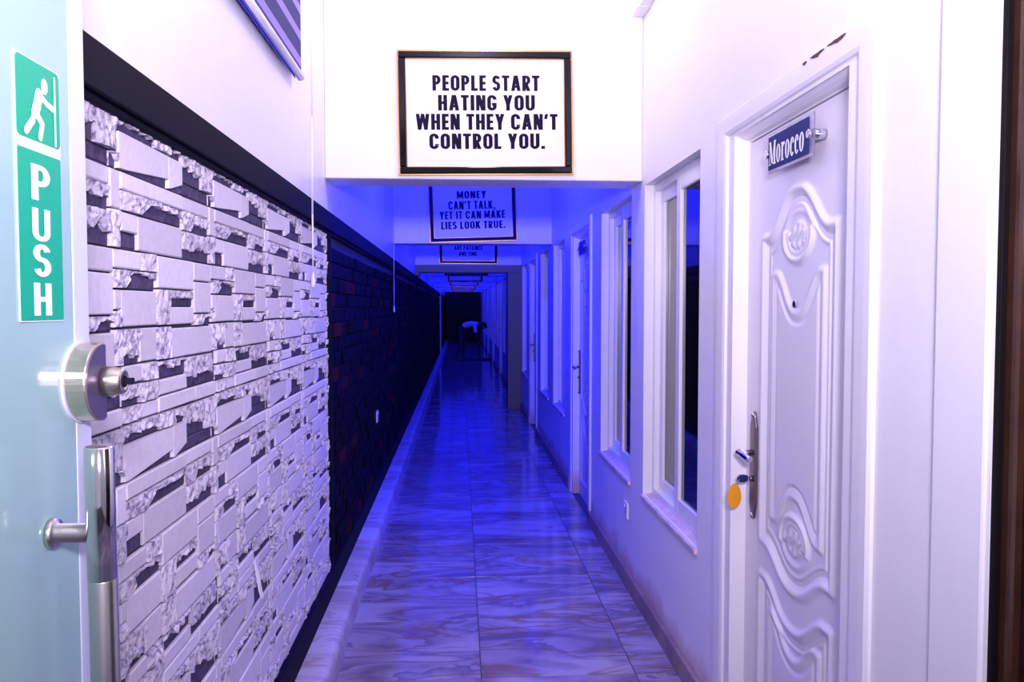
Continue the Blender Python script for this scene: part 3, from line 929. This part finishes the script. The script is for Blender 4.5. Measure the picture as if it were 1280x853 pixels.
# ------------------------------------------------------------------ framed prints on the beams
def framed(y, lines, label, tilt, size=(.852, .602), zc=2.448, xc=.128, fallback=None):
    W, H = size
    root = thing('framed_print', (xc, y, zc), label=label, cat='picture', group='framed quotes on the beams')
    root.rotation_euler = (0, tilt, 0)
    fw = .043
    def rail(ins, wd, yb, yf, m, name, par, bev):
        mb = MB(); w2, h2 = W / 2 - ins, H / 2 - ins
        mb.box(-w2, w2, -yf, -yb, h2 - wd, h2).box(-w2, w2, -yf, -yb, -h2, -h2 + wd)
        mb.box(-w2, -w2 + wd, -yf, -yb, -h2 + wd, h2 - wd).box(w2 - wd, w2, -yf, -yb, -h2 + wd, h2 - wd)
        return mb.build(name, m, par, bevel=bev)
    fr = rail(.007, .034, .003, .026, 'frame', 'frame', root, .006)
    rail(0, .008, .002, .020, 'gold', 'gold_edge', fr, .002)
    rail(.040, .004, .003, .017, 'gold', 'gold_slip', fr, .001)
    sh = MB().box(-W / 2 + .04, W / 2 - .04, -.012, -.004, -H / 2 + .04, H / 2 - .04).build('print_sheet', 'paper', root)
    for text, cx, zb, hh, wd in lines:
        gs, tw = line(text, .20 if hh > .03 else .12)
        k = wd / tw
        for g in gs: g.mesh(lambda a, b: (cx - wd / 2 + a * k, -.0126, zb + b * hh)).build('letter', 'ink', sh, recalc=False)
    return root
s = .852 / 216.0
def L1(text, x0, x1, yb, yt):    # pixel box inside the first print
    return (text, ((x0 + x1) / 2 - 606) * s, (145 - yb) * s, (yb - yt) * s, (x1 - x0) * s)
framed(B0 - .001, [L1('PEOPLE START', 541, 673, 118, 99), L1('HATING YOU', 547.5, 667, 142, 123), L1("WHEN THEY CAN'T", 520, 695, 165.5, 146), L1('CONTROL YOU.', 536, 679, 189, 170)],
       'black and gold framed print PEOPLE START HATING YOU nearest the camera', -0.014)
s2 = .852 / 110.0
def L2(text, x0, x1, yb, yt): return (text, ((x0 + x1) / 2 - 590.5) * s2, (262 - yb) * s2 - .0, (yb - yt) * s2, (x1 - x0) * s2)
framed(B0 + PER - .001, [L2('MONEY', 571, 608, 246.5, 237), L2("CAN'T TALK,", 560, 619, 260, 249.5), L2('YET IT CAN MAKE', 548.5, 631, 272, 262), L2('LIES LOOK TRUE.', 550, 631, 284.5, 275)],
       "framed print MONEY CAN'T TALK hanging crooked on the second beam", -0.033)
s3 = .852 / 72.
framed(B0 + PER * 2 - .001, [('ARE PATIENCE', 0, -.10, .062, .42), ('AND TIME.', 0, -.185, .062, .28), ('-LEO TOLSTOY', .23, -.245, .022, .18)],
       'dim framed print ARE PATIENCE AND TIME on the third beam', 0.004)
for k in range(3, NB):
    framed(B0 + PER * k - .001, [], 'far framed print on the %s beam, only its lower edge showing' % ORD[k], random.Random(k).uniform(-.01, .01), zc=2.43)

# ------------------------------------------------------------------ striped blind and pull cords
def blind(y0, y1, zb, zt, label, cord_y, cord_z, cord_label):
    root = thing('roller_blind', (XL, y0, zb), label=label, cat='blind', group='striped roller blinds')
    L = y1 - y0; H = zt - zb
    MB().box(.0, .075, -.02, L + .02, H - .01, H + .07).build('headrail', 'upvc', root, bevel=.006)
    st = [(.028, .05, 'navyfab'), (.05, .085, 'lilacfab'), (.085, .15, 'navyfab')]
    z = .15; k = 0
    while z < H:
        st.append((z, min(H, z + (.035 if k % 2 == 0 else .065)), 'lilacfab' if k % 2 == 0 else 'navyfab')); z = st[-1][1]; k += 1
    for a, b, m in st: MB().box(.034, .036, 0, L, a, b).build('fabric_stripe', m, root)
    MB().tube((.035, -.004, .014), (.035, L + .004, .014), .014, n=18).build('bottom_rail', 'upvc', root)
    MB().box(.026, .034, -.003, L + .003, .0, .003).box(.020, .0215, 0, L - .04, -.004, .020).build('rail_light_strip', 'bluelight', root)  # strips carrying the painted blue reflection along the rail
    c = thing('pull_cord', (XL + .045, cord_y, cord_z), label=cord_label, cat='cord', group='blind pull cords')
    top = zt + .03 - cord_z
    for dy in (-.010, .010):
        MB().path([(0, dy * .4, .06), (.0, dy * .9, .3), (.002, dy, .7), (0, dy, top)], .0021, n=6).build('cord', 'cord', c)
    MB().lathe((0, 0, 0), (0, 0, 1), [(0, .004), (.004, .0085), (.02, .009), (.05, .006), (.066, .003)], n=14).build('toggle', 'cord', c)
blind(1.95, 3.20, 2.385, 2.95, 'navy and lilac striped roller blind high on the left wall', 3.36, 1.585, 'white blind pull cord hanging in front of the pale stones')
blind(6.0, 7.25, 2.72, 3.0, 'raised striped blind behind the first beam', 7.43, 1.46, 'small pull cord hanging in front of the dark bricks')

# ------------------------------------------------------------------ sockets
def socket(loc, sgn, label):
    root = thing('wall_socket', loc, label=label, cat='socket', group='white wall sockets')
    MB().box(min(0, sgn * .009), max(0, sgn * .009), -.043, .043, -.043, .043).build('plate', 'upvc', root, bevel=.002)
    MB().box(min(sgn * .009, sgn * .013), max(sgn * .009, sgn * .013), .012, .028, .012, .03).build('switch', 'upvc', root, bevel=.001)
    for y, z in ((-.012, -.012), (.012, -.012), (0, .008)):
        MB().box(min(sgn * .0085, sgn * .0095), max(sgn * .0085, sgn * .0095), y - .003, y + .003, z - .005, z + .005).build('pin_hole', 'ink', root)
socket((XL + .027, 6.0, .69), 1, 'white socket on the dark brick panel')
socket((XR, 4.27, .40), -1, 'white socket under the windows on the right wall')

# ------------------------------------------------------------------ person mopping far down the corridor
def skin_mesh(name, verts, edges, rad, root_i, mats, parent, sub=2):
    me = bpy.data.meshes.new(name); me.from_pydata(verts, edges, [])
    o = bpy.data.objects.new(name, me); COL.objects.link(o)
    sm = o.modifiers.new('skin', 'SKIN'); sm.use_smooth_shade = True
    for i, r in enumerate(rad):
        v = me.skin_vertices[0].data[i]; v.radius = (r, r) if not isinstance(r, tuple) else r; v.use_root = (i == root_i)
    ss = o.modifiers.new('sub', 'SUBSURF'); ss.levels = sub; ss.render_levels = sub
    dg = bpy.context.evaluated_depsgraph_get(); dg.update()
    nm = bpy.data.meshes.new_from_object(o.evaluated_get(dg))
    bpy.data.objects.remove(o)
    nm.materials.clear()
    for m in mats: nm.materials.append(M[m])
    r = bpy.data.objects.new(name, nm); COL.objects.link(r); r.parent = parent
    return r
person = thing('person', (0.02, 23.1, 0), label='person in a pale top bending over while mopping the far floor', cat='person')
V = []; E_ = []; R_ = []
def jn(p, r, par=None):
    V.append(p); R_.append(r)
    if par is not None: E_.append((par, len(V) - 1))
    return len(V) - 1
pel = jn((0, 0, .94), (.15, .13))
sp1 = jn((.17, 0, 1.03), (.14, .12), pel); sp2 = jn((.36, 0, 1.055), (.16, .125), sp1)
nk = jn((.49, 0, 1.04), .065, sp2); hd0 = jn((.56, 0, 1.02), .07, nk); hd1 = jn((.64, 0, .975), .095, hd0); hd2 = jn((.70, 0, .93), .07, hd1)
for sy in (-1, 1):
    hip = jn((.0, sy * .09, .86), .095, pel); kn = jn((.05 + .05 * sy, sy * .12, .49), .062, hip); an = jn((-.04 + .10 * sy, sy * .12, .09), .042, kn)
    jn((.0 + .10 * sy, sy * .12, .04), .040, an); ft = jn((.12 + .10 * sy, sy * .13, .03), .03, len(V) - 1)
    sh = jn((.40, sy * .18, 1.02), .065, sp2); el = jn((.42 - .02 * sy, sy * .20, .74), .047, sh)
    hx, hyy, hz = .50 + .03 * sy, -.10 + .05 * sy, .60 - .10 * sy
    wr = jn((hx - .03, hyy + .02 * sy, hz + .03), .030, el); pm = jn((hx, hyy, hz), .034, wr)
    for q in range(4):
        k1 = jn((hx + .035, hyy - .02, hz + .022 - q * .018), .0095, pm); k2 = jn((hx + .05, hyy - .045, hz + .02 - q * .018), .009, k1); jn((hx + .03, hyy - .06, hz + .018 - q * .018), .008, k2)
    t1 = jn((hx + .0, hyy - .03, hz + .035), .011, pm); jn((hx + .02, hyy - .055, hz + .045), .009, t1)
body = skin_mesh('body', V, E_, R_, pel, ['skin', 'shirt', 'trouser'], person)
for p in body.data.polygons:
    c = p.center
    if c.z > .93 and c.x < .50 and c.x > .06 or (c.z > .80 and .30 < c.x < .5 and abs(c.y) > .12): p.material_index = 1
    elif c.x < .2 and .08 < c.z: p.material_index = 2
    else: p.material_index = 0
# hair cap and facial features
mb = MB()
n, k = 14, 7
hc = Vector((.645, 0, .985)); ax = Vector((.25, 0, .97)).normalized(); a1 = Vector((0, 1, 0)); a2 = ax.cross(a1)
for j in range(k + 1):
    t = PI * .62 * j / k
    for i in range(n):
        q = 2 * PI * i / n
        p = hc + ax * math.cos(t) * .112 + (a1 * math.cos(q) * .10 + a2 * math.sin(q) * .115) * math.sin(t)
        mb.v.append(tuple(p))
for j in range(k):
    for i in range(n): mb.face((j * n + i, j * n + (i + 1) % n, (j + 1) * n + (i + 1) % n, (j + 1) * n + i), 0, True)
mb.build('hair', 'hair', person)
MB().lathe((.755, 0, .945), (1, 0, -.4), [(-.02, .02), (.0, .014), (.016, .006)], n=10).build('nose', 'skin', person)
for sy in (-1, 1):
    MB().lathe((.728, sy * .034, .972), (1, 0, -.2), [(0, .012), (.006, .008)], n=10).build('eye', 'ink', person)
    MB().lathe((.635, sy * .092, .955), (0, sy, 0), [(0, .028), (.012, .026), (.016, .014)], n=12).build('ear', 'skin', person)
# wide floor mop
mop = thing('floor_mop', (.45, 22.9, 0), label='wide dark dust mop held by the bending person', cat='mop')
mb = MB().box(-.40, .42, -.07, .07, .004, .055)
mb.build('mop_head', 'trouser', mop, bevel=.018)
for i in range(20):
    MB().tube((-.39 + i * .042, -.06, .03), (-.39 + i * .042, -.10, .008), .011, .006, n=6).build('tassel', 'trouser', mop)
MB().tube((.14, 0, .06), (.085, .07, .36), .014, n=10).tube((.085, .07, .36), (.02, .07, .82), .014, n=10).build('mop_handle', 'hair', mop)
